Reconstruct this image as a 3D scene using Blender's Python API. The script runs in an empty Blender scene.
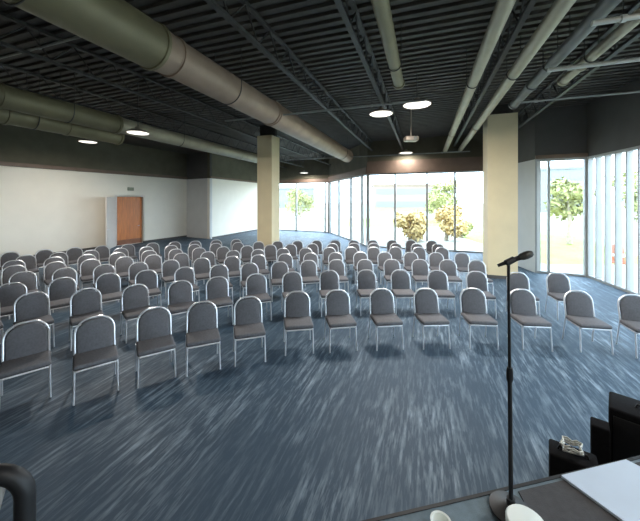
import bpy, bmesh, math, random
from mathutils import Vector, Matrix
random.seed(7)
sc = bpy.context.scene
COL = sc.collection
PI = math.pi
H = 2.45            # eye height
F = 300.0           # focal length in pixels of the 640x521 frame
HY = 200.0          # horizon row
U = Vector((.35, 1, 0)).normalized()     # building axis, away from the stage
V = Vector((U.y, -U.x, 0))                  # across the room, to the right

# ------------------------------------------------------------------ materials
def nodes(name):
    m = bpy.data.materials.new(name); m.use_nodes = True
    nt = m.node_tree
    return m, nt, nt.nodes['Principled BSDF']

def mat(name, col, rough=.6, metal=0, var=.12, scale=6, spec=.5, bump=0, bscale=60, col2=None):
    m, nt, b = nodes(name)
    tc = nt.nodes.new('ShaderNodeTexCoord'); no = nt.nodes.new('ShaderNodeTexNoise')
    no.inputs['Scale'].default_value = scale; no.inputs['Detail'].default_value = 4
    nt.links.new(tc.outputs['Object'], no.inputs['Vector'])
    r = nt.nodes.new('ShaderNodeValToRGB')
    c2 = col2 or [min(1, c * (1 + var)) for c in col]
    c1 = col if col2 else [c * (1 - var) for c in col]
    r.color_ramp.elements[0].position = .3; r.color_ramp.elements[1].position = .7
    r.color_ramp.elements[0].color = (*c1, 1); r.color_ramp.elements[1].color = (*c2, 1)
    nt.links.new(no.outputs['Fac'], r.inputs['Fac']); nt.links.new(r.outputs['Color'], b.inputs['Base Color'])
    b.inputs['Roughness'].default_value = rough; b.inputs['Metallic'].default_value = metal
    b.inputs['Specular IOR Level'].default_value = spec
    if bump:
        n2 = nt.nodes.new('ShaderNodeTexNoise'); n2.inputs['Scale'].default_value = bscale
        nt.links.new(tc.outputs['Object'], n2.inputs['Vector'])
        bp = nt.nodes.new('ShaderNodeBump'); bp.inputs['Strength'].default_value = bump; bp.inputs['Distance'].default_value = .01
        nt.links.new(n2.outputs['Fac'], bp.inputs['Height']); nt.links.new(bp.outputs['Normal'], b.inputs['Normal'])
    return m

def emis(name, col, s):
    m, nt, b = nodes(name)
    b.inputs['Base Color'].default_value = (*col, 1)
    b.inputs['Emission Color'].default_value = (*col, 1); b.inputs['Emission Strength'].default_value = s
    return m

def carpet():
    m, nt, b = nodes('carpet')
    N = nt.nodes.new; L = nt.links.new
    tc = N('ShaderNodeTexCoord')
    mp = N('ShaderNodeMapping'); mp.vector_type = 'TEXTURE'
    mp.inputs['Rotation'].default_value = (0, 0, math.atan2(U.y, U.x))     # x of the pattern runs along the planks
    L(tc.outputs['Object'], mp.inputs['Vector'])
    def streak(sx, sy, detail, lo, hi):
        q = N('ShaderNodeMapping'); q.inputs['Scale'].default_value = (sx, sy, 1); L(mp.outputs['Vector'], q.inputs['Vector'])
        n = N('ShaderNodeTexNoise'); n.inputs['Scale'].default_value = 1; n.inputs['Detail'].default_value = detail; n.inputs['Roughness'].default_value = .62
        L(q.outputs['Vector'], n.inputs['Vector'])
        r = N('ShaderNodeMapRange'); r.inputs['From Min'].default_value = lo; r.inputs['From Max'].default_value = hi
        L(n.outputs['Fac'], r.inputs['Value']); return r.outputs['Result']
    a = streak(1.5, 13, 5, .51, .7)
    c = streak(.5, 1.0, 3, .42, .62)
    d = streak(4, 30, 3, .48, .7)
    br = N('ShaderNodeTexBrick'); br.inputs['Scale'].default_value = 1
    br.inputs['Brick Width'].default_value = 1.0; br.inputs['Row Height'].default_value = .25; br.inputs['Mortar Size'].default_value = 0
    br.inputs['Color1'].default_value = (.25, .25, .25, 1); br.inputs['Color2'].default_value = (1, 1, 1, 1)
    L(mp.outputs['Vector'], br.inputs['Vector'])
    def mth(op, x, y):
        n = N('ShaderNodeMath'); n.operation = op
        for i, k in enumerate((x, y)):
            if isinstance(k, (int, float)): n.inputs[i].default_value = k
            else: L(k, n.inputs[i])
        return n.outputs[0]
    s = mth('ADD', mth('MULTIPLY', a, .62), mth('MULTIPLY', d, .38))
    s = mth('MULTIPLY', s, mth('ADD', mth('MULTIPLY', c, .75), .3))
    s = mth('MULTIPLY', s, mth('ADD', mth('MULTIPLY', br.outputs['Color'], .45), .6))
    r = N('ShaderNodeValToRGB')
    e = r.color_ramp.elements
    e[0].position = 0; e[0].color = (*CARPET_DARK, 1); e[1].position = .8; e[1].color = (*CARPET_LIGHT, 1)
    L(s, r.inputs['Fac']); L(r.outputs['Color'], b.inputs['Base Color'])
    b.inputs['Roughness'].default_value = .6; b.inputs['Specular IOR Level'].default_value = .4
    n2 = N('ShaderNodeTexNoise'); n2.inputs['Scale'].default_value = 220; L(tc.outputs['Object'], n2.inputs['Vector'])
    bp = N('ShaderNodeBump'); bp.inputs['Strength'].default_value = .3; bp.inputs['Distance'].default_value = .004
    L(n2.outputs['Fac'], bp.inputs['Height']); L(bp.outputs['Normal'], b.inputs['Normal'])
    return m

def glass():
    m = bpy.data.materials.new('window_glass'); m.use_nodes = True; nt = m.node_tree; nt.nodes.clear()
    o = nt.nodes.new('ShaderNodeOutputMaterial'); mx = nt.nodes.new('ShaderNodeMixShader')
    t = nt.nodes.new('ShaderNodeBsdfTransparent'); t.inputs['Color'].default_value = (.96, .98, .97, 1)
    g = nt.nodes.new('ShaderNodeBsdfGlossy'); g.inputs['Roughness'].default_value = .02
    lw = nt.nodes.new('ShaderNodeLayerWeight'); pw = nt.nodes.new('ShaderNodeMath'); pw.operation = 'POWER'; pw.inputs[1].default_value = 4
    ma = nt.nodes.new('ShaderNodeMath'); ma.operation = 'MULTIPLY_ADD'; ma.inputs[1].default_value = .5; ma.inputs[2].default_value = .03
    lw.inputs['Blend'].default_value = .5; nt.links.new(lw.outputs['Facing'], pw.inputs[0]); nt.links.new(pw.outputs[0], ma.inputs[0])
    nt.links.new(ma.outputs[0], mx.inputs[0]); nt.links.new(t.outputs[0], mx.inputs[1]); nt.links.new(g.outputs[0], mx.inputs[2])
    nt.links.new(mx.outputs[0], o.inputs[0]); return m

def wood(name, c1, c2):
    m, nt, b = nodes(name)
    tc = nt.nodes.new('ShaderNodeTexCoord'); mp = nt.nodes.new('ShaderNodeMapping'); mp.inputs['Scale'].default_value = (6, 6, .7)
    w = nt.nodes.new('ShaderNodeTexNoise'); w.inputs['Scale'].default_value = 3; w.inputs['Detail'].default_value = 6
    nt.links.new(tc.outputs['Object'], mp.inputs[0]); nt.links.new(mp.outputs[0], w.inputs['Vector'])
    r = nt.nodes.new('ShaderNodeValToRGB'); r.color_ramp.elements[0].color = (*c1, 1); r.color_ramp.elements[1].color = (*c2, 1)
    r.color_ramp.elements[0].position = .3; r.color_ramp.elements[1].position = .7
    nt.links.new(w.outputs['Fac'], r.inputs[0]); nt.links.new(r.outputs[0], b.inputs['Base Color']); b.inputs['Roughness'].default_value = .4
    return m

CARPET_DARK = (.023, .051, .084)
CARPET_LIGHT = (.28, .36, .43)
M = dict(
    carpet=carpet(), glass=glass(),
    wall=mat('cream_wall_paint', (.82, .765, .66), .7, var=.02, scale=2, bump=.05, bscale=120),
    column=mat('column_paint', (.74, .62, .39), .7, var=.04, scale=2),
    grey_wall=mat('grey_wall_paint_and_shade', (.62, .61, .59), .7, var=.03, scale=2),  # own grey of the right return; painted shade on the left jog
    upper=mat('dark_upper_wall', (.10, .09, .06), .8, var=.15, scale=2),
    bulk=mat('charcoal_bulkhead', (.08, .076, .072), .75, var=.08, scale=2),
    fascia=mat('brown_fascia', (.17, .115, .085), .6, var=.12, scale=3),
    deck=mat('black_metal_deck', (.07, .062, .054), .65, var=.2, scale=3),
    steel=mat('dark_joist_steel', (.05, .049, .047), .55, var=.2, scale=8),
    duct=mat('olive_grey_duct', (.20, .175, .10), .5, metal=.25, var=.12, scale=2.5),
    ductb=mat('brown_grey_duct', (.34, .245, .18), .5, metal=.25, var=.12, scale=2.5),
    ductg=mat('light_grey_duct', (.38, .34, .25), .45, metal=.3, var=.12, scale=2.5),
    ductd=mat('dark_grey_duct', (.16, .16, .155), .5, metal=.3, var=.12, scale=2.5),
    pipe=mat('pale_pipe', (.5, .5, .45), .45, metal=.2, var=.05),
    dpipe=mat('grey_pipe', (.3, .3, .28), .5, metal=.2, var=.08),
    lamp=emis('lamp_diffuser', (1, .93, .84), 1.1),
    lampshell=mat('lamp_shell', (.35, .29, .24), .4, metal=.4, var=.05),
    seat=mat('grey_chair_fabric', (.118, .116, .124), .85, var=.14, scale=40, bump=.25, bscale=260),
    chrome=mat('silver_tube', (.80, .80, .82), .3, metal=.6, var=.04),
    mullion=mat('grey_aluminium', (.36, .36, .35), .5, metal=.2, var=.04),
    black=mat('black_plastic', (.008, .008, .009), .5, var=.2, scale=12, spec=.35),
    blackc=mat('black_vinyl', (.007, .007, .008), .9, var=.2, scale=25, bump=.2, bscale=150, spec=.1),
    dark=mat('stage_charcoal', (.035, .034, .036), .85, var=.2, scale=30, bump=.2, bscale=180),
    stage=mat('stage_carpet', (.12, .165, .195), .85, var=.15, scale=22, bump=.3, bscale=180),
    white=mat('pale_panel', (.42, .49, .58), .5, var=.03, scale=6),
    paper=mat('white_plastic', (.75, .80, .77), .35, var=.03, scale=6),
    grille=mat('mic_grille', (.05, .05, .045), .5, metal=.4, var=.2, scale=90),
    orange=wood('orange_wood', (.40, .11, .012), (.60, .19, .03)),
    kick=mat('brown_door_plate', (.20, .06, .012), .4, var=.1),
    jamb=mat('pale_door_frame', (.75, .68, .62), .5, var=.03),
    sign=mat('sign_shell', (.22, .24, .17), .5, var=.1),
    grass=mat('grass', (.21, .23, .045), .9, var=.3, scale=.9),
    road=mat('pale_paving', (.30, .29, .24), .9, var=.1, scale=.5),
    leaf=mat('yellow_green_leaves', (.27, .28, .10), .7, scale=2, col2=(.38, .37, .16)),
    leafy=mat('golden_leaves', (.50, .35, .14), .7, scale=2, col2=(.58, .44, .20)),
    bark=mat('bark', (.32, .27, .2), .9, var=.3),
    bwall=mat('pale_facade', (.19, .2, .19), .8, var=.05, scale=.3),
    bpink=mat('rose_facade', (.26, .2, .15), .8, var=.05, scale=.3),
    bglass=mat('facade_window', (.17, .18, .165), .4, var=.1),
    barrel=mat('orange_plastic', (.4, .07, .02), .5, var=.05),
)

# ------------------------------------------------------------------ mesh helpers
class MB:
    def __init__(s): s.b = bmesh.new()
    def box(s, x0, x1, y0, y1, z0, z1, mtx=None, bev=0):
        r = bmesh.ops.create_cube(s.b, size=1)['verts']
        bmesh.ops.scale(s.b, vec=(x1 - x0, y1 - y0, z1 - z0), verts=r)
        bmesh.ops.translate(s.b, vec=((x0 + x1) / 2, (y0 + y1) / 2, (z0 + z1) / 2), verts=r)
        if bev:
            ed = list({e for v in r for e in v.link_edges})
            q = bmesh.ops.bevel(s.b, geom=ed, offset=bev, segments=3, affect='EDGES', profile=.5)
            r = list({v for f in q['faces'] for v in f.verts} | {v for v in r if v.is_valid})
        if mtx: bmesh.ops.transform(s.b, matrix=mtx, verts=r)
        return s
    def prism(s, pts, z0, z1):
        a = [s.b.verts.new((p[0], p[1], z0)) for p in pts]; c = [s.b.verts.new((p[0], p[1], z1)) for p in pts]
        n = len(pts)
        for i in range(n): s.b.faces.new((a[i], a[(i + 1) % n], c[(i + 1) % n], c[i]))
        s.b.faces.new(a[::-1]); s.b.faces.new(c); return s
    def tube(s, pts, r, n=8, closed=False, cap=True):
        pts = [Vector(p) for p in pts]; rings = []; k = len(pts)
        rs = r if isinstance(r, (list, tuple)) else [r] * k
        up = None
        for i, p in enumerate(pts):
            if closed: t = pts[(i + 1) % k] - pts[i - 1]
            else: t = pts[min(i + 1, k - 1)] - pts[max(i - 1, 0)]
            t.normalize()
            if up is None:
                up = Vector((0, 0, 1)) if abs(t.z) < .9 else Vector((1, 0, 0))
            x = up - t * up.dot(t)
            if x.length < 1e-4: x = t.orthogonal()
            x.normalize(); up = x; y = t.cross(x)
            rings.append([s.b.verts.new(p + (x * math.cos(2 * PI * j / n) + y * math.sin(2 * PI * j / n)) * rs[i]) for j in range(n)])
        for i in range(k if closed else k - 1):
            A, B = rings[i], rings[(i + 1) % k]
            for j in range(n): s.b.faces.new((A[j], A[(j + 1) % n], B[(j + 1) % n], B[j]))
        if cap and not closed:
            s.b.faces.new(rings[0][::-1]); s.b.faces.new(rings[-1])
        return s
    def lathe(s, prof, n=24, mtx=None):
        rings = []; vs = []
        for r, z in prof:
            if r < 1e-5: ring = [s.b.verts.new((0, 0, z))]
            else: ring = [s.b.verts.new((r * math.cos(2 * PI * j / n), r * math.sin(2 * PI * j / n), z)) for j in range(n)]
            rings.append(ring); vs += ring
        for A, B in zip(rings, rings[1:]):
            for j in range(n):
                a = (A[j % len(A)], A[(j + 1) % len(A)], B[(j + 1) % len(B)], B[j % len(B)])
                f = []
                for v in a:
                    if v not in f: f.append(v)
                if len(f) > 2: s.b.faces.new(f)
        if mtx: bmesh.ops.transform(s.b, matrix=mtx, verts=vs)
        return s
    def build(s, name, m, parent=None, smooth=False, loc=None, rz=0):
        bmesh.ops.recalc_face_normals(s.b, faces=s.b.faces)
        me = bpy.data.meshes.new(name); s.b.to_mesh(me); s.b.free()
        me.materials.append(M[m] if isinstance(m, str) else m)
        if smooth:
            for p in me.polygons: p.use_smooth = True
            me.set_sharp_from_angle(angle=math.radians(38))
        o = bpy.data.objects.new(name, me); COL.objects.link(o)
        if parent: o.parent = parent
        if loc: o.location = loc
        o.rotation_euler.z = rz
        return o

def tag(o, label, cat, group=None, kind=None):
    o['label'] = label; o['category'] = cat
    if group: o['group'] = group
    if kind: o['kind'] = kind
    return o
def empty(name, loc, rz=0):
    o = bpy.data.objects.new(name, None); COL.objects.link(o); o.location = loc; o.rotation_euler.z = rz; o.empty_display_size = .1; return o
def copy_thing(o, loc, rz):
    r = o.copy(); COL.objects.link(r); r.location = loc; r.rotation_euler.z = rz
    for ch in o.children:
        c = ch.copy(); COL.objects.link(c); c.parent = r
    return r
def structure(o): o['kind'] = 'structure'; return o
def P(px, py, z):
    """point of the place at height z seen at pixel px,py"""
    d = F * (H - z) / (py - HY); return Vector(((px - 320) / F * d, d, z))

# ------------------------------------------------------------------ camera
cam = bpy.data.cameras.new('camera'); co = bpy.data.objects.new('camera', cam); COL.objects.link(co)
co.location = (0, 0, H); co.rotation_euler = (PI / 2, 0, 0)
cam.sensor_width = 36; cam.lens = 36 * F / 640; cam.shift_y = -(260.5 - HY) / 640; cam.clip_start = .05; cam.clip_end = 500
sc.camera = co

# ------------------------------------------------------------------ shell
HEAD, TOP = 3.82, 5.56
Pn = [Vector((p[0] * 1.124, p[1] * 1.297, 0)) for p in [(4.92, -2.85), (7.55, 7.35), (6.45, 7.8), (6.75, 10.6), (2.2, 12.1), (.6, 17.3), (-4.28, 19.3),
      (-6.15, 14.5), (-7.9, 15.4), (-11.9, 8.1), (-11.9, -2.85)]]
def inward(a, b):
    t = (b - a).normalized(); return Vector((-t.y, t.x, 0))
T = .18
def slab(mb, a, b, z0, z1, t0=0, t1=T, ext=0):
    """wall piece from a to b; t0..t1 measured outward"""
    n = -inward(a, b); d = (b - a).normalized() * ext
    mb.prism([p for p in (a - d + n * t0, b + d + n * t0, b + d + n * t1, a - d + n * t1)], z0, z1)

floor = structure(MB().prism(Pn, -.2, 0).build('floor', 'carpet'))

def clip(origin, d):
    """interval(s) of the line inside the room plan"""
    ts = []
    for i, a in enumerate(Pn):
        b = Pn[(i + 1) % len(Pn)]; e = b - a
        den = d.x * e.y - d.y * e.x
        if abs(den) < 1e-9: continue
        w = a - origin
        t = (w.x * e.y - w.y * e.x) / den; s = (w.x * d.y - w.y * d.x) / den
        if 0 <= s < 1: ts.append(t)
    ts.sort(); return list(zip(ts[::2], ts[1::2]))
mb = MB().prism(Pn, TOP, TOP + .15)
k = -8.0
while k < 18.5:
    for t0, t1 in clip(U * k, V):
        if t1 - t0 > .3:
            a, b = U * k + V * (t0 + .02), U * k + V * (t1 - .02)
            mb.prism([a - U * .05, b - U * .05, b + U * .05, a + U * .05], TOP - .06, TOP)
    k += .22
structure(mb.build('ceiling', 'deck'))

def wall(name, i, z0, z1, m, t0=0, ext=0):
    mb = MB(); slab(mb, Pn[i], Pn[(i + 1) % len(Pn)], z0, z1, t0, T, ext); return structure(mb.build(name, m))
# left wall with its door recess
a, b = Pn[8], Pn[9]; t = (b - a).normalized(); n = -inward(a, b)
def on_wall(px, depth=0):
    r = (px - 320) / F; q = a + n * depth
    s = (r * q.y - q.x) / (t.x - r * t.y); return s
s_r, s_l = on_wall(143), on_wall(117)           # right and left jambs
DH = 2.63
mb = MB()
slab(mb, a, a + t * s_r, 0, HEAD); slab(mb, a + t * s_l, b, 0, HEAD); slab(mb, a + t * s_r, a + t * s_l, DH, HEAD)
structure(mb.build('wall_left', 'wall'))
dep = .12
A, B = a + t * s_r, a + t * s_l
mb = MB()
mb.prism([B, B + t * .12, B + t * .12 + n * (dep + .06), B + n * (dep + .06)], 0, DH + .1)
mb.prism([A - t * .12, A, A + n * (dep + .06), A - t * .12 + n * (dep + .06)], 0, DH + .1)
mb.prism([A, B, B + n * (dep + .06), A + n * (dep + .06)], DH, DH + .1)
mb2 = MB()
e = n * dep
mb2.prism([A + e, B + e, B + e + n * .05, A + e + n * .05], 0.01, DH)
door = structure(mb2.build('door_1', 'orange'))
fr = mb.build('door_frame', 'jamb', door)
mb3 = MB(); mb3.prism([A + e - n * .012 + t * .02, B + e - n * .012 - t * .02, B + e, A + e], .02, .28); 
mb3.build('kick_plate', 'kick', door)
hp = A + e + t * .16
mb4 = MB(); mb4.tube([hp + Vector((0, 0, 1.0)) , hp - n * .06 + Vector((0, 0, 1.0)), hp - n * .06 + t * .12 + Vector((0, 0, 1.0))], .012)
mb4.build('door_handle', 'chrome', door, True)
# the pale leaf stands open, swung back towards the wall on the hall side
best = min(range(20, 90), key=lambda g: abs(320 + F * ((B + (t * math.cos(math.radians(g)) - n * math.sin(math.radians(g))) * (s_l - s_r)).x / (B + (t * math.cos(math.radians(g)) - n * math.sin(math.radians(g))) * (s_l - s_r)).y) - 107))
g = math.radians(best); ld_ = t * math.cos(g) - n * math.sin(g); lp = t * math.sin(g) + n * math.cos(g); W_ = s_l - s_r
B0 = B - n * .02 + t * .03
leaf = MB().prism([B0, B0 + ld_ * (W_ - .02), B0 + ld_ * (W_ - .02) + lp * .045, B0 + lp * .045], .015, DH - .03).build('door_leaf', 'jamb', door)
hp = B0 + ld_ * (W_ - .12) + Vector((0, 0, 1.0))
MB().tube([hp, hp - lp * .06, hp - lp * .06 - ld_ * .11], .012).build('door_handle', 'chrome', leaf, True)
mb = MB(); slab(mb, A - t * .4 + n * (dep + .07), B + t * .4 + n * (dep + .07), -.1, DH + .3, 0, .05); structure(mb.build('wall_corridor', 'wall'))
# sign above the door
sm = (A + B) / 2 + Vector((0, 0, 3.06))
sg = MB().box(-.17, .17, -.04, .0, -.09, .09, bev=.012).build('wall_sign', 'sign', None, loc=sm, rz=math.atan2(-t.y, -t.x))
tag(sg, 'small dark sign box on the cream wall above the orange door', 'sign')

wall('wall_left_jog', 7, 0, HEAD, 'grey_wall')  # the jog's shade is put into its grey colour
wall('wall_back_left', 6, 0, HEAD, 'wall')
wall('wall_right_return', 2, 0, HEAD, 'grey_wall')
wall('wall_left_near', 9, 0, HEAD, 'wall')
wall('wall_stage', 10, 0, TOP, 'wall')
for i, nm, m in [(0, 'wall_right_upper', 'bulk'), (1, 'wall_right_bay_upper', 'bulk'), (2, 'wall_right_return_upper', 'bulk'), (3, 'wall_back_upper', 'upper'),
              (4, 'wall_back_step_upper', 'upper'), (5, 'wall_back_far_upper', 'upper'), (6, 'wall_back_left_upper', 'upper'), (7, 'wall_left_jog_upper', 'bulk'),
              (8, 'wall_left_upper', 'upper'), (9, 'wall_left_near_upper', 'upper')]:
    wall(nm, i, HEAD, TOP, m)
# brown fascias over the windows, standing a little proud of the wall
for k, (i, h) in enumerate([(1, .12), (3, .62), (4, .34), (5, .24), (6, .12), (8, .16)]):
    mb = MB(); slab(mb, Pn[i], Pn[(i + 1) % len(Pn)], HEAD, HEAD + h, -.08, -.002); structure(mb.build('trim_%d' % (k + 1), 'fascia'))
for i, nm in [(6, 'baseboard_back'), (8, 'baseboard_left')]:
    mb = MB()
    if i == 8:
        slab(mb, a, a + t * s_r, 0, .1, -.012, 0); slab(mb, a + t * s_l, b, 0, .1, -.012, 0)
    else: slab(mb, Pn[i], Pn[(i + 1) % len(Pn)], 0, .1, -.012, 0)
    structure(mb.build(nm, 'bulk'))

def window(num, i, xs=None, count=None, depth=.12, w=.05, thick=()):
    a, b = Pn[i], Pn[(i + 1) % len(Pn)]; Lg = (b - a).length; t = (b - a).normalized(); n = -inward(a, b)
    root = MB()
    slab(root, a, b, 0, .07, 0, depth); slab(root, a, b, HEAD - .07, HEAD, 0, depth)
    for s in (0, Lg - w): root.prism([a + t * s, a + t * (s + w), a + t * (s + w) + n * depth, a + t * s + n * depth], .07, HEAD - .07)
    root = structure(root.build('window_%d' % num, 'mullion'))
    if xs:
        ss = []
        for x in xs:
            r = (x - 320) / F; ss.append((r * a.y - a.x) / (t.x - r * t.y))
    else: ss = [Lg * (k + 1) / (count + 1) for k in range(count)]
    for k, s in enumerate(ss):
        ww = w * (2.2 if k in thick else 1)
        MB().prism([a + t * (s - ww / 2), a + t * (s + ww / 2), a + t * (s + ww / 2) + n * depth, a + t * (s - ww / 2) + n * depth], .07, HEAD - .07).build('mullion', 'mullion', root)
    mb = MB(); slab(mb, a + t * .02, b - t * .02, .05, HEAD - .05, depth * .5, depth * .5 + .012); mb.build('window_pane', 'glass', root)
    return root
window(1, 0, count=33, depth=.16, w=.045)
window(2, 1, xs=[549], depth=.14, w=.06)
window(3, 3, xs=[395, 427, 455], depth=.12, w=.085)
window(4, 4, xs=[338, 350, 361], depth=.14, w=.12)
window(5, 5, xs=[296, 325], depth=.12, w=.11)

# columns
def column(px, d, s, ztop, label, nm):
    c = Vector(((px - 320) / F * d, d, 0))
    r = MB(); h = s / 2
    r.prism([c - V * h - U * h, c + V * h - U * h, c + V * h + U * h, c - V * h + U * h], 0, ztop)
    o = r.build(nm, 'column'); structure(o); 
    bm_ = MB(); h2 = h + .02
    bm_.prism([c - V * h2 - U * h2, c + V * h2 - U * h2, c + V * h2 + U * h2, c - V * h2 + U * h2], 0, .1).build('base_trim', 'bulk', o)
    hd = MB(); hd.prism([c - V * .35 - U * .09, c + V * .35 - U * .09, c + V * .35 + U * .09, c - V * .35 + U * .09], ztop, TOP - .06); hd.build('column_head', 'steel', o)
    return c
column(268.5, 12.3, .66, 5.03, '', 'trim_7')
column(499.5, 9.7, .82, 5.13, '', 'trim_8')

# ------------------------------------------------------------------ ceiling services
def uv(u, v, z=0): return U * u + V * v + Vector((0, 0, z))
def fixed_v(px, py, z):
    p = P(px, py, z); return p.dot(U), p.dot(V)
def hanger(parent, u, v, z, r):
    for s in (-1, 1):
        MB().tube([uv(u, v + s * (r + .012), z), uv(u, v + s * (r + .012), TOP - .06)], .008, 6).build('hanger_rod', 'steel', parent)
    q = [uv(u, v + (r + .012) * math.cos(a), z + (r + .012) * math.sin(a)) for a in [PI + PI * j / 12 for j in range(13)]]
    MB().tube(q, .01, 6).build('hanger_strap', 'steel', parent)
def duct(u0, u1, v, z, r, m, label, flanges=(), hangers=(), n=28, name='air_duct', seams=True):
    d = empty(name, uv(u0, v, z)); d_inv = -uv(u0, v, z)
    def put(o): o.location = d_inv
    put(MB().tube([uv(u0, v, z), uv(u1, v, z)], r, n).build('duct_body', m, d, True))
    for f in flanges:
        put(MB().tube([uv(f - .03, v, z), uv(f - .025, v, z), uv(f + .025, v, z), uv(f + .03, v, z)], [r + .002, r + .022, r + .022, r + .002], n).build('flange', m, d, True))
    for h in hangers:
        k0 = set(d.children); hanger(d, h, v, z, r)
        for o in d.children:
            if o not in k0: put(o)
    tag(d, label, 'duct'); return d
# large main duct: wide olive run, then a narrower brown-grey run
zD = 4.72
uD, vD = fixed_v(347, 156, zD)
uj = fixed_v(157, 47, zD)[0]; uk = fixed_v(277, 112, zD)[0]
D = duct(-1.2, uj, vD, zD, .33, 'duct', 'wide olive grey round duct crossing the upper left of the ceiling', flanges=(uj - .04,), hangers=(uj - 1.6,))
o = MB().tube([uv(uj, vD, zD), uv(uj + .25, vD, zD)], [.33, .305], 28).build('reducer', 'ductb', D, True); o.location = -uv(-1.2, vD, zD)
duct(uj + .252, uk, vD, zD, .305, 'ductb', 'brown grey middle run of the main duct, joined to the wide olive run', flanges=(uj + .31, uk - .03), hangers=((uj + uk) / 2,))
duct(uk + .001, uD, vD, zD, .315, 'ductb', 'brown grey end piece of the main duct, pointing at the far windows', flanges=(uk + .05, uD - .04), hangers=(uD - 1.2,))
# left ducts
zL = 4.52
u2, v2 = fixed_v(262, 160, zL); u1 = fixed_v(120, 124, zL)[0]
duct(-1.0, u1, v2, zL, .235, 'duct', 'olive duct at far left running along the cream wall', flanges=(u1 - .03, u1 - 2.4), hangers=(u1 - 1.2,), name='air_duct')
duct(u1 + .005, u2, v2, zL, .215, 'ductg', 'slim light grey duct behind the left column, carrying on from the olive one', flanges=(u1 + .05, u2 - 2, u2 - .04), hangers=(u1 + 2.2,))
duct(.5, u1 + .6, v2 - .7, zL - .18, .225, 'duct', 'lower olive duct hung nearest the cream left wall', flanges=(u1 - 2.0, u1 - .8, u1 + .55), hangers=(u1 - 1.5,))
# right ducts
zR = 4.81
for (px, py, ex, ey, r, m, lab) in [(476, 75, 445, 155, .10, 'ductg', 'leftmost of the slim grey round ducts over the right windows'),
                             (520, 65, 463, 150, .10, 'ductg', 'second slim grey duct from the left, above the right column'),
                             (560, 55, 512, 105, .095, 'ductd', 'darker grey duct third from the left at upper right'),
                             (605, 45, 556, 82, .08, 'ductg', 'short thin pale duct at the far upper right')]:
    u_, v_ = fixed_v(px, py, zR); ue = fixed_v(ex, ey, zR)[0]
    duct(-1.5 if r > .09 else u_ - .8, ue, v_, zR, r, m, lab, flanges=(ue - .03, (u_ + ue) / 2), hangers=(u_ + .4,), n=18)
u_, v_ = fixed_v(389, 40, 4.79); ue = fixed_v(396, 84, 4.79)[0]
duct(u_ - 3, ue, v_, 4.79, .10, 'duct', 'olive round duct at top centre ending in mid air', flanges=(ue - .03,), hangers=(ue - .9,), n=20)

def pipe(px, py, x0, x1, z, r, m, label):
    u_, v_ = fixed_v(px, py, z)
    def vat(x):      # v where the pipe crosses column x
        R = (x - 320) / F; o = U * u_; return (R * o.y - o.x) / (V.x - R * V.y)
    a, b = vat(x0), vat(x1)
    d = empty('ceiling_pipe', uv(u_, a, z)); inv = -uv(u_, a, z)
    MB().tube([uv(u_, a, z), uv(u_, b, z)], r, 10).build('pipe_run', m, d, True).location = inv
    k = a + .3
    while k < b:
        MB().tube([uv(u_, k, z), uv(u_, k, TOP - .06)], .007, 6).build('hanger_rod', 'steel', d).location = inv
        MB().tube([uv(u_ , k - .025, z), uv(u_, k + .025, z)], r + .012, 10).build('pipe_clamp', m, d, True).location = inv
        k += 1.9
    return tag(d, label, 'pipe')
pipe(600, 64, 548, 690, 4.61, .034, 'pipe', 'pale pipe crossing the right ducts, lower of the two pale pipes')
pipe(620, 19, 592, 690, 4.61, .034, 'pipe', 'pale pipe at the top right corner of the ceiling')
pipe(580, 97, 520, 660, 4.6, .022, 'dpipe', 'thin grey pipe crossing the dark ceiling at right, just below the pale pipes')
pipe(340, 109, 225, 425, 4.66, .022, 'dpipe', 'thin grey sprinkler pipe across the middle ceiling beside the round lamps')
pipe(330, 158, 285, 470, 4.61, .024, 'dpipe', 'thin grey sprinkler pipe nearest the far windows')
pipe(60, 42, -30, 130, 5.15, .022, 'dpipe', 'thin dark pipe above the ducts at upper left')

# open web joists
jl = ['leftmost dark open web steel joist, near the left wall', 'dark open web joist above the olive left ducts', 'dark open web joist between the left ducts and main duct',
      'dark open web joist just left of the main duct', 'dark open web joist just right of the main duct', 'dark open web joist over the top centre duct',
      'dark open web joist above the slim right ducts', 'dark open web joist at far right of the ceiling']
for v_, lab in zip([-10.4, -8.9, -6.5, -4.5, -2.6, -1.05, 1.3, 3.1], jl):
    iv = [q for q in clip(V * v_, U) if q[1] - q[0] > 2]
    if not iv: continue
    t0 = max(iv[0][0] + .05, -2.5); t1 = iv[-1][1] - .05
    zb, zt = 5.0, TOP - .09
    base = uv(t0, v_, zb); j = empty('ceiling_joist', base)
    for z in (zb, zt):
        mb = MB(); mb.prism([uv(t0, v_ - .04), uv(t1, v_ - .04), uv(t1, v_ + .04), uv(t0, v_ + .04)], z - .025, z + .025)
        mb.build('chord', 'steel', j).location = -base
    pts = []; k = t0; up = 0
    while k < t1: pts.append(uv(k, v_, zt - .02 if up else zb + .02)); up ^= 1; k += .38
    MB().tube(pts, .016, 6).build('web', 'steel', j).location = -base
    tag(j, lab, 'joist', 'open web ceiling joists')

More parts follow.
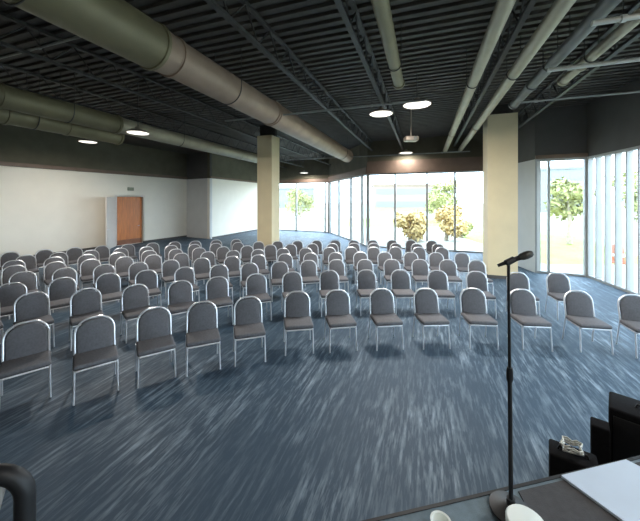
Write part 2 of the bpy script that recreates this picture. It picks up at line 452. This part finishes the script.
# round high bay lamps
def lamp(p, r, label, power, g='round ceiling lamps'):
    L_ = empty('ceiling_lamp', p)
    MB().lathe([(.0, .16), (.06, .16), (.07, .10), (r * .75, .07), (r, .02), (r, 0), (r - .015, 0), (r - .015, .012), (0, .012)], 28).build('housing', 'lampshell', L_, True)
    MB().lathe([(0, -.012), (r * .9, -.006), (r - .016, .004), (r - .016, .010), (0, .010)], 28).build('diffuser', 'lamp', L_, True)
    MB().tube([(0, 0, .16), (0, 0, TOP - .06 - p[2])], .012, 8).build('stem', 'steel', L_, True)
    ld = bpy.data.lights.new('lamp_light', 'AREA'); ld.shape = 'DISK'; ld.size = r * 1.7; ld.energy = power; ld.color = (1, .95, .88)
    lo = bpy.data.objects.new('lamp_light', ld); COL.objects.link(lo); lo.parent = L_; lo.location = (0, 0, -.03)
    return tag(L_, label, 'lamp', g)
LP = 115
for px, py, z, r, lab in [(381, 114, 4.72, .31, 'round ceiling lamp left of the nearest pair, above the middle chairs'),
                       (417, 105, 4.72, .33, 'round ceiling lamp right of the nearest pair, the largest'),
                       (406, 153, 4.72, .31, 'small round ceiling lamp just in front of the far windows'),
                       (416, 157, 4.66, .29, 'furthest round ceiling lamp, beside the one before the far windows'),
                       (138, 133, 4.2, .27, 'round ceiling lamp under the left duct, above the orange door side'),
                       (88, 142, 4.72, .31, 'small round ceiling lamp near the left wall'),
                       (304, 173, 4.44, .31, 'small round ceiling lamp right of the left column top')]:
    lamp(P(px, py, z), r, lab, LP * (.45 if 140 < py < 160 and px > 350 else 1))
for x, y in [(1.8, -1.2), (4.4, 2.2)]:      # unseen fill lamps added to brighten the hall, above and behind the stage
    lamp(Vector((x, y, 4.72)), .31, 'added fill lamp, unseen, over the stage end of the hall', LP * .6)

pp = P(411, 139, 4.35)
pj = empty('ceiling_projector', pp)
MB().box(-.2, .2, -.16, .16, -.07, .07, bev=.03).build('projector_body', 'lampshell', pj, True)
MB().lathe([(0, -.03), (.05, -.03), (.055, .03), (.04, .03), (0, .02)], 16, Matrix.Translation((.08, -.17, 0)) @ Matrix.Rotation(PI / 2, 4, 'X')).build('projector_lens', 'bglass', pj, True)
MB().tube([(0, 0, .06), (0, 0, TOP - .06 - pp.z)], .025, 10).build('drop_pole', 'lampshell', pj, True)
tag(pj, 'small brownish projector hanging on a pole below the round lamps', 'projector')

# ------------------------------------------------------------------ chairs
def arch(w, z0, z1, r, rb=.03, n=9):
    pts = []
    for cx, cz, rr, a0 in [(w - r, z1 - r, r, 0), (-(w - r), z1 - r, r, PI / 2), (-(w - rb), z0 + rb, rb, PI), (w - rb, z0 + rb, rb, 1.5 * PI)]:
        for j in range(n): 
            q = a0 + PI / 2 * j / (n - 1); pts.append((cx + rr * math.cos(q), cz + rr * math.sin(q)))
    return pts
def back_y(z): return .20 + (z - .46) * .20      # the back leans away
def make_chair():
    c = empty('padded_chair', (0, 0, 0))
    MB().box(-.23, .23, -.205, .205, .39, .455, bev=.028).build('seat', 'seat', c, True)
    mb = MB()
    o1 = arch(.196, .43, .835, .160); rings = []
    for ins, dy in [(.022, -.03), (.006, -.022), (0, 0), (.006, .018), (.022, .024)]:
        rings.append([mb.b.verts.new((x * (1 - ins / .19), back_y(z) + dy, .63 + (z - .63) * (1 - ins / .19))) for x, z in o1])
    nn = len(o1)
    for A_, B_ in zip(rings, rings[1:]):
        for j in range(nn): mb.b.faces.new((A_[j], A_[(j + 1) % nn], B_[(j + 1) % nn], B_[j]))
    mb.b.faces.new(rings[0]); mb.b.faces.new(rings[-1])
    mb.build('backrest', 'seat', c, True)
    w = .214; r = .175; zt = .855
    pts = [(w, back_y(.41), .41), (w, back_y(.6), .6), (w, back_y(zt - r), zt - r)]
    pts += [(w - r + r * math.cos(q), back_y(zt - r + r * math.sin(q)), zt - r + r * math.sin(q)) for q in [PI / 2 * j / 8 for j in range(1, 9)]]
    pts += [(-x, y, z) for x, y, z in pts[::-1]]
    MB().tube(pts, .0125, 8).build('back_frame', 'chrome', c, True)
    MB().tube([(-.215, .195, .388), (-.215, -.17, .38), (-.2, -.185, .38), (.2, -.185, .38), (.215, -.17, .38), (.215, .195, .388)], .011, 8, closed=True).build('seat_frame', 'chrome', c, True)
    for s in (-1, 1):
        MB().tube([(s * .215, -.17, .385), (s * .222, -.205, .0)], .0115, 8).build('leg', 'chrome', c, True)
        MB().tube([(s * .224, .19, .415), (s * .222, .198, .37), (s * .226, .265, 0)], .0115, 8).build('leg', 'chrome', c, True)
    return c
CC = Vector((2.06, -6.77, 0))
ordn = ['', 'first', 'second', 'third', 'fourth', 'fifth', 'sixth', 'seventh', 'eighth', 'ninth', 'tenth', 'eleventh', 'twelfth',
        'thirteenth', 'fourteenth', 'fifteenth', 'sixteenth', 'seventeenth', 'eighteenth', 'nineteenth', 'twentieth']
rows = []
r1 = [(27, 322), (95, 317), (154, 308), (202, 302), (248, 297), (297, 291.5), (337, 290), (381, 289), (425, 288.5), (472, 288.5), (521, 289.5), (577, 291), (633, 295)]
r2 = [(-20, 297), (32, 293), (86, 289), (135, 285), (180, 281), (217, 277), (256, 274), (292, 272), (329, 270.5), (366, 270), (400, 270), (437, 270.5), (476, 271.5), (517, 272.5), (557, 273)]
def from_tops(lst):
    out = []
    for x, y in lst:
        d = F * (H - .855) / (y - HY); out.append(Vector(((x - 320) / F * d, d, 0)))
    return out
rows.append(from_tops(r1)); rows.append(from_tops(r2))
def arc_row(R, xr, xl=-99, step=.76):
    th = math.acos((xr - CC.x) / R); out = []
    while True:
        p = CC + Vector((R * math.cos(th), R * math.sin(th), 0)); th += (step + random.uniform(-.03, .03)) / R
        if p.y < .5 or p.x < xl: break
        px = 320 + F * p.x / p.y
        if px < -5: break
        out.append(p + Vector((random.uniform(-.02, .02), random.uniform(-.03, .03), 0)))
    return out[::-1]
rows += [arc_row(14.85, 4.15), arc_row(15.95, 4.25), arc_row(16.95, 4.1), arc_row(17.85, 4.3), arc_row(18.75, 4.4), arc_row(19.7, -3.4)]
rn = ['front row', 'second row', 'third row', 'fourth row', 'fifth row', 'sixth row', 'seventh row', 'rearmost row']
proto = make_chair(); first = True
for ri, row in enumerate(rows):
    # the frame's left edge cuts the row: count only seats with something in view
    for k, p in enumerate(row):
        f = (CC - p).normalized(); back = p - f * -.0
        rz = math.atan2(f.y, f.x) + PI / 2 + random.uniform(-.05, .05) + .28 * min(1, max(0, (-p.x - .6) / 2.5))
        # p is where the top of the back stands; move the base forward
        ang = rz - PI / 2; base = p + Vector((math.cos(ang), math.sin(ang), 0)) * .275
        if first: proto.location = base; proto.rotation_euler.z = rz; c = proto; first = False
        else: c = copy_thing(proto, base, rz)
        nl, nr = k + 1, len(row) - k
        side = ('%s from its left end in view' % ordn[nl]) if nl <= nr else ('%s from its right end' % ordn[nr])
        side = side.replace('first from its left end in view', 'leftmost in view').replace('first from its right end', 'at its right end')
        tag(c, 'grey padded chair with silver frame, %s, %s' % (rn[ri], side), 'chair', 'grey chairs set in curved rows')

# ------------------------------------------------------------------ stage
SZ = .8
def ey(x): return 1.485 + .213 * x
st = empty('stage_platform', (0, -.5, 0))
mb = MB(); mb.prism([(-3, -2.6), (3.0, -2.6), (3.0, ey(3)), (-3, ey(-3))], 0, SZ - .02); mb.build('stage_body', 'dark', st).location = (0, .5, 0)
mb = MB(); mb.prism([(-3, -2.6), (3.0, -2.6), (3.0, ey(3) - .008), (-3, ey(-3) - .008)], SZ - .02, SZ); mb.build('stage_deck', 'stage', st).location = (0, .5, 0)
mb = MB(); mb.prism([(-3, ey(-3) - .008), (3, ey(3) - .008), (3, ey(3) + .01), (-3, ey(-3) + .01)], SZ - .04, SZ + .004); mb.build('edge_trim', 'black', st).location = (0, .5, 0)
tag(st, 'low carpeted stage platform with a black front edge in the foreground', 'stage')
mt = MB().prism([(1.12, ey(1.12) - .03), (2.7, ey(2.7) - .03), (2.3, .75), (.98, .75)], SZ + .001, SZ + .008).build('dark_panel', 'dark')  # thin dark layer over the right part of the stage
tag(mt, 'thin charcoal panel lying on the stage under the pale one', 'mat')
def SP(px, py, z=SZ): q = P(px, py, z); return (q.x, q.y)
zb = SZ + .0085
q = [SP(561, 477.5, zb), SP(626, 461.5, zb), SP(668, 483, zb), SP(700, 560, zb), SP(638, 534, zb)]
wb = MB().prism(q, zb, zb + .014).build('pale_panel', 'white')  # thin pale layer along the stage edge
tag(wb, 'thin pale panel lying on the stage edge at lower right', 'board')

# microphone stand
d = 1.58; mx = (511 - 320) / F * d; tx = (508.5 - 320) / F * d - mx
ms = empty('microphone_stand', (mx, d, SZ + .009))
MB().lathe([(0, 0), (.098, 0), (.103, .006), (.101, .014), (.05, .028), (.022, .04), (.02, .07), (0, .07)], 32).build('base', 'black', ms, True)
ztop = 2.45 - 63 / F * d - SZ
MB().tube([(0, 0, .06), (tx * .5, 0, .72)], .0105, 10).build('lower_tube', 'black', ms, True)
MB().tube([(tx * .5, 0, .70), (tx, 0, ztop)], .0075, 10).build('upper_tube', 'black', ms, True)
MB().lathe([(0, -.035), (.013, -.035), (.016, -.02), (.016, .02), (.013, .04), (0, .04)], 14, Matrix.Translation((tx * .5, 0, .72))).build('clutch', 'black', ms, True)
MB().tube([(tx - .012, 0, ztop - .01), (tx + .03, 0, ztop + .012)], [.017, .016], 12).build('microphone_clip', 'black', ms, True)
tag(ms, 'black microphone stand with a round base on the stage', 'microphone stand')
ax = Vector(((532.5 - 500) / F * d, -.05, (268 - 252) / F * d)).normalized()
mc = empty('microphone', Vector(((500 - 320) / F * d, d + .02, H - 68 / F * d + .008)))
MB().tube([ax * 0, ax * .03, ax * .115], [.008, .0095, .0135], 14).build('handle', 'black', mc, True)
rot = Vector((0, 0, 1)).rotation_difference(ax).to_matrix().to_4x4()
MB().lathe([(0, .112), (.014, .112), (.019, .124), (.0205, .145), (.018, .165), (.011, .178), (0, .182)], 18, rot).build('grille', 'grille', mc, True)
tag(mc, 'dark handheld microphone clipped on top of the stand', 'microphone')
# white dishes
def cup(px, py, r, h, name, label, cat):
    x, y = SP(px, py, SZ + .008)
    o = MB().lathe([(0, 0), (r * .7, 0), (r, h - .004), (r + .006, h), (r - .004, h - .002), (r * .68, .008), (0, .008)], 28).build(name, 'paper', None, True, loc=(x, y, SZ + .0085))
    return tag(o, label, cat)
tq = ((527 - 320) / F * 1.365, 1.365, SZ + .0085)
tb = empty('white_tub', tq)
MB().lathe([(0, 0), (.062, 0), (.068, .01), (.078, .165), (0, .165)], 28).build('tub_body', 'paper', tb, True)
MB().lathe([(.079, .150), (.084, .152), (.084, .172), (.078, .180), (.03, .184), (0, .184)], 28).build('lid', 'paper', tb, True)
tag(tb, 'white lidded round tub on the stage in front of the microphone stand', 'tub')
cup(441, 531, .045, .05, 'white_cup', 'small white round cup at the bottom, left of the microphone stand', 'cup')

# black gear in front of the stage at right
def case(name, loc, rz, w, dp, h, label, cat, speaker=False):
    c = empty(name, loc, rz)
    MB().box(-w / 2, w / 2, -dp / 2, dp / 2, 0, h, bev=.02).build('cabinet', 'blackc', c, True)
    MB().tube([(-.09, 0, h - .005), (-.085, 0, h + .022), (.085, 0, h + .022), (.09, 0, h - .005)], .011, 8).build('handle', 'black', c, True)
    if speaker:
        MB().box(-w / 2 + .03, w / 2 - .03, -dp / 2 - .012, -dp / 2 + .005, .05, h - .06, bev=.006).build('grille', 'black', c, True)
    return tag(c, label, cat)
def ray(px, d): return ((px - 320) / F * d, d)
case('loudspeaker', (*ray(652, 2.5), 0), -.78, .52, .32, .68, 'large black loudspeaker cabinet on the floor beside the stage', 'speaker', True)
lc = case('equipment_case', (*ray(573, 2.36), 0), -.62, .30, .2, .455, 'low black equipment case beside the loudspeaker, cables on its lid', 'case')
bx = MB().box(-.06, .06, -.07, .07, 0, .555, bev=.015).build('black_box', 'blackc', None, True, loc=(*ray(600, 2.55), 0), rz=-.7)
tag(bx, 'narrow black box wedged between the loudspeaker and the low case', 'box')
pts = []
for k in range(70):
    a_ = k * .42; rr = .075 + .02 * math.sin(k * 1.7)
    pts.append((ray(572, 2.36)[0] + rr * .9 * math.cos(a_), 2.36 + rr * .8 * math.sin(a_), 0.492 + .0006 * k + .006 * math.sin(k * 2.3)))
cb = MB().tube(pts, .006, 6).build('cable_coil', 'pipe', None, True)
tag(cb, 'pale tangled cable coil lying on the low black case', 'cable')

# black chair on the stage, lower left
bc = empty('black_chair', (-1.20, .81, SZ + .004), .35)
MB().box(-.22, .22, -.22, .2, .43, .48, bev=.02).build('seat', 'blackc', bc, True)
w = .225; zt = .69; r = .10
fr = [(w, .2, .40), (w, .2, zt - r)] + [(w - r + r * math.cos(q), .2, zt - r + r * math.sin(q)) for q in [PI / 2 * j / 6 for j in range(1, 7)]]
fr += [(-x, y, z) for x, y, z in fr[::-1]]
MB().tube(fr, .03, 12).build('back_frame', 'black', bc, True)
for k in range(5):
    x = -.15 + .075 * k
    MB().tube([(x - .02, .2, .5), (x + .02, .2, zt - .02)], .012, 8).build('back_slat', 'mullion', bc, True)
for sx in (-1, 1):
    for y0, y1 in ((-.2, -.21), (.2, .23)):
        MB().tube([(sx * .2, y0, .44), (sx * .215, y1, 0)], .014, 8).build('leg', 'black', bc, True)
tag(bc, 'black slat back chair on the stage at the lower left corner', 'chair')

# ------------------------------------------------------------------ outdoors
gz = -.35
gm = MB(); gm.b.faces.new([gm.b.verts.new(p) for p in ((-150, -60, gz), (200, -60, gz), (200, 260, gz), (-150, 260, gz))])
structure(gm.build('ground', 'road'))
def lawn(pts, label):
    o = MB().prism(pts, gz, gz + .004).build('lawn', 'grass'); return tag(o, label, 'lawn', kind='stuff')
lawn([(9.8, 13), (15, 13), (21, 26), (11, 27)], 'bright yellow green lawn outside the right windows')
lawn([(3, 31), (18, 31), (20, 46), (0, 46)], 'bright lawn beyond the far windows')
def tree(x, y, h, cr, m, label, trunk=.4):
    o = empty('tree', (x, y, gz + .03))
    MB().tube([(0, 0, 0), (.05, .03, h * .3), (-.04, 0, h * .62)], [.16, .12, .07], 10).build('trunk', 'bark', o, True)
    mb = MB(); rnd = random.Random(int(x * 100 + y))
    for k in range(9):
        c = Vector((rnd.uniform(-.6, .6) * cr, rnd.uniform(-.6, .6) * cr, h - cr + rnd.uniform(-.75, .6) * cr)); q = cr * rnd.uniform(.35, .5)
        for _ in range(190):
            dr = Vector((rnd.gauss(0, 1), rnd.gauss(0, 1), rnd.gauss(0, 1))).normalized()
            p = c + dr * q * rnd.uniform(.6, 1.05); s = rnd.uniform(.10, .22) * max(1, cr / 2)
            ax = Vector((rnd.gauss(0, 1), rnd.gauss(0, 1), rnd.gauss(0, 1))).normalized(); bx = ax.cross(dr)
            if bx.length < .05: continue
            bx.normalize(); mb.b.faces.new([mb.b.verts.new(p + e) for e in (ax * s, bx * s * .5, -ax * s, -bx * s * .5)])
    mb.build('crown', m, o); return tag(o, label, 'tree', 'trees outside the windows')
def shrub(x, y, h, cr, m, label):
    o = tree(x, y, h, cr, m, label); o.name = 'shrub'; return tag(o, label, 'shrub', 'shrubs outside the windows')
shrub(6.15, 20.5, 2.35, 1.15, 'leafy', 'golden round shrub just outside the middle of the far windows')
shrub(8.75, 20.8, 2.5, 1.15, 'leafy', 'golden shrub to the right of the round golden one')
shrub(10.6, 22.5, 1.6, .7, 'leaf', 'small green shrub right of the two golden shrubs')
tree(15, 38, 4.4, 1.8, 'leaf', 'low green tree behind the shrubs outside the far windows')
tree(-3.0, 46, 5.2, 2.4, 'leaf', 'pale green tree seen through the furthest left window')
tree(15.8, 19, 4.6, 1.5, 'leaf', 'tall yellow green tree in the right bay window')
tree(21, 19, 5, 1.8, 'leaf', 'broad green tree outside the right-hand window wall')
tree(17.5, 42, 6, 2.2, 'leaf', 'green tree far off behind the right column')
def building(x, y, rz, w, dp, floors, m, label):
    o = empty('building', (x, y, gz), rz); hh = floors * 3.2
    MB().box(-w / 2, w / 2, -dp / 2, dp / 2, 0, hh).build('facade', m, o)
    MB().box(-w / 2 - .2, w / 2 + .2, -dp / 2 - .2, dp / 2 + .2, hh, hh + .5).build('roof_edge', m, o)
    for k in range(floors):
        MB().box(-w / 2 + .6, w / 2 - .6, -dp / 2 - .06, -dp / 2 + .05, k * 3.2 + 1.0, k * 3.2 + 2.5).build('window_band', 'bglass', o)
    return tag(o, label, 'building')
building(56, 72, -.5, 9, 12, 3, 'bwall', 'pale banded office building in the right bay window')
building(22, 80, -.1, 16, 10, 2, 'bpink', 'low rosy building behind the golden shrubs')
building(-9, 104, 0, 14, 10, 2, 'bwall', 'pale low building beyond the furthest left window')
br = empty('traffic_barrel', (13.2, 13.3, gz + .016))
MB().lathe([(0, 0), (.3, 0), (.3, .06), (.24, .07), (.22, .4), (.19, .75), (.17, .8), (0, .8)], 20).build('barrel_body', 'barrel', br, True)
MB().lathe([(.232, .3), (.236, .3), (.226, .42), (.222, .42)], 20).build('stripe', 'paper', br, True)
tag(br, 'orange barrel on the paving outside the right windows', 'barrel')

# ------------------------------------------------------------------ light
wd = bpy.data.worlds.new('sky'); sc.world = wd; wd.use_nodes = True
bg = wd.node_tree.nodes['Background']; bg.inputs['Color'].default_value = (.64, .81, 1.0, 1); bg.inputs['Strength'].default_value = 7.5
sl = bpy.data.lights.new('sun', 'SUN'); sl.energy = 1.0; sl.angle = .02; sl.color = (1, .93, .8)
so = bpy.data.objects.new('sun', sl); COL.objects.link(so); so.rotation_euler = (math.radians(48), 0, math.radians(-15))
vs = sc.view_settings; vs.view_transform = 'Standard'; vs.look = 'None'; vs.gamma = 1; vs.use_curve_mapping = False; vs.exposure = .52
sc.cycles.use_denoising = True; sc.cycles.max_bounces = 8; sc.cycles.diffuse_bounces = 5; sc.cycles.sample_clamp_indirect = 6
sc.cycles.transparent_max_bounces = 12
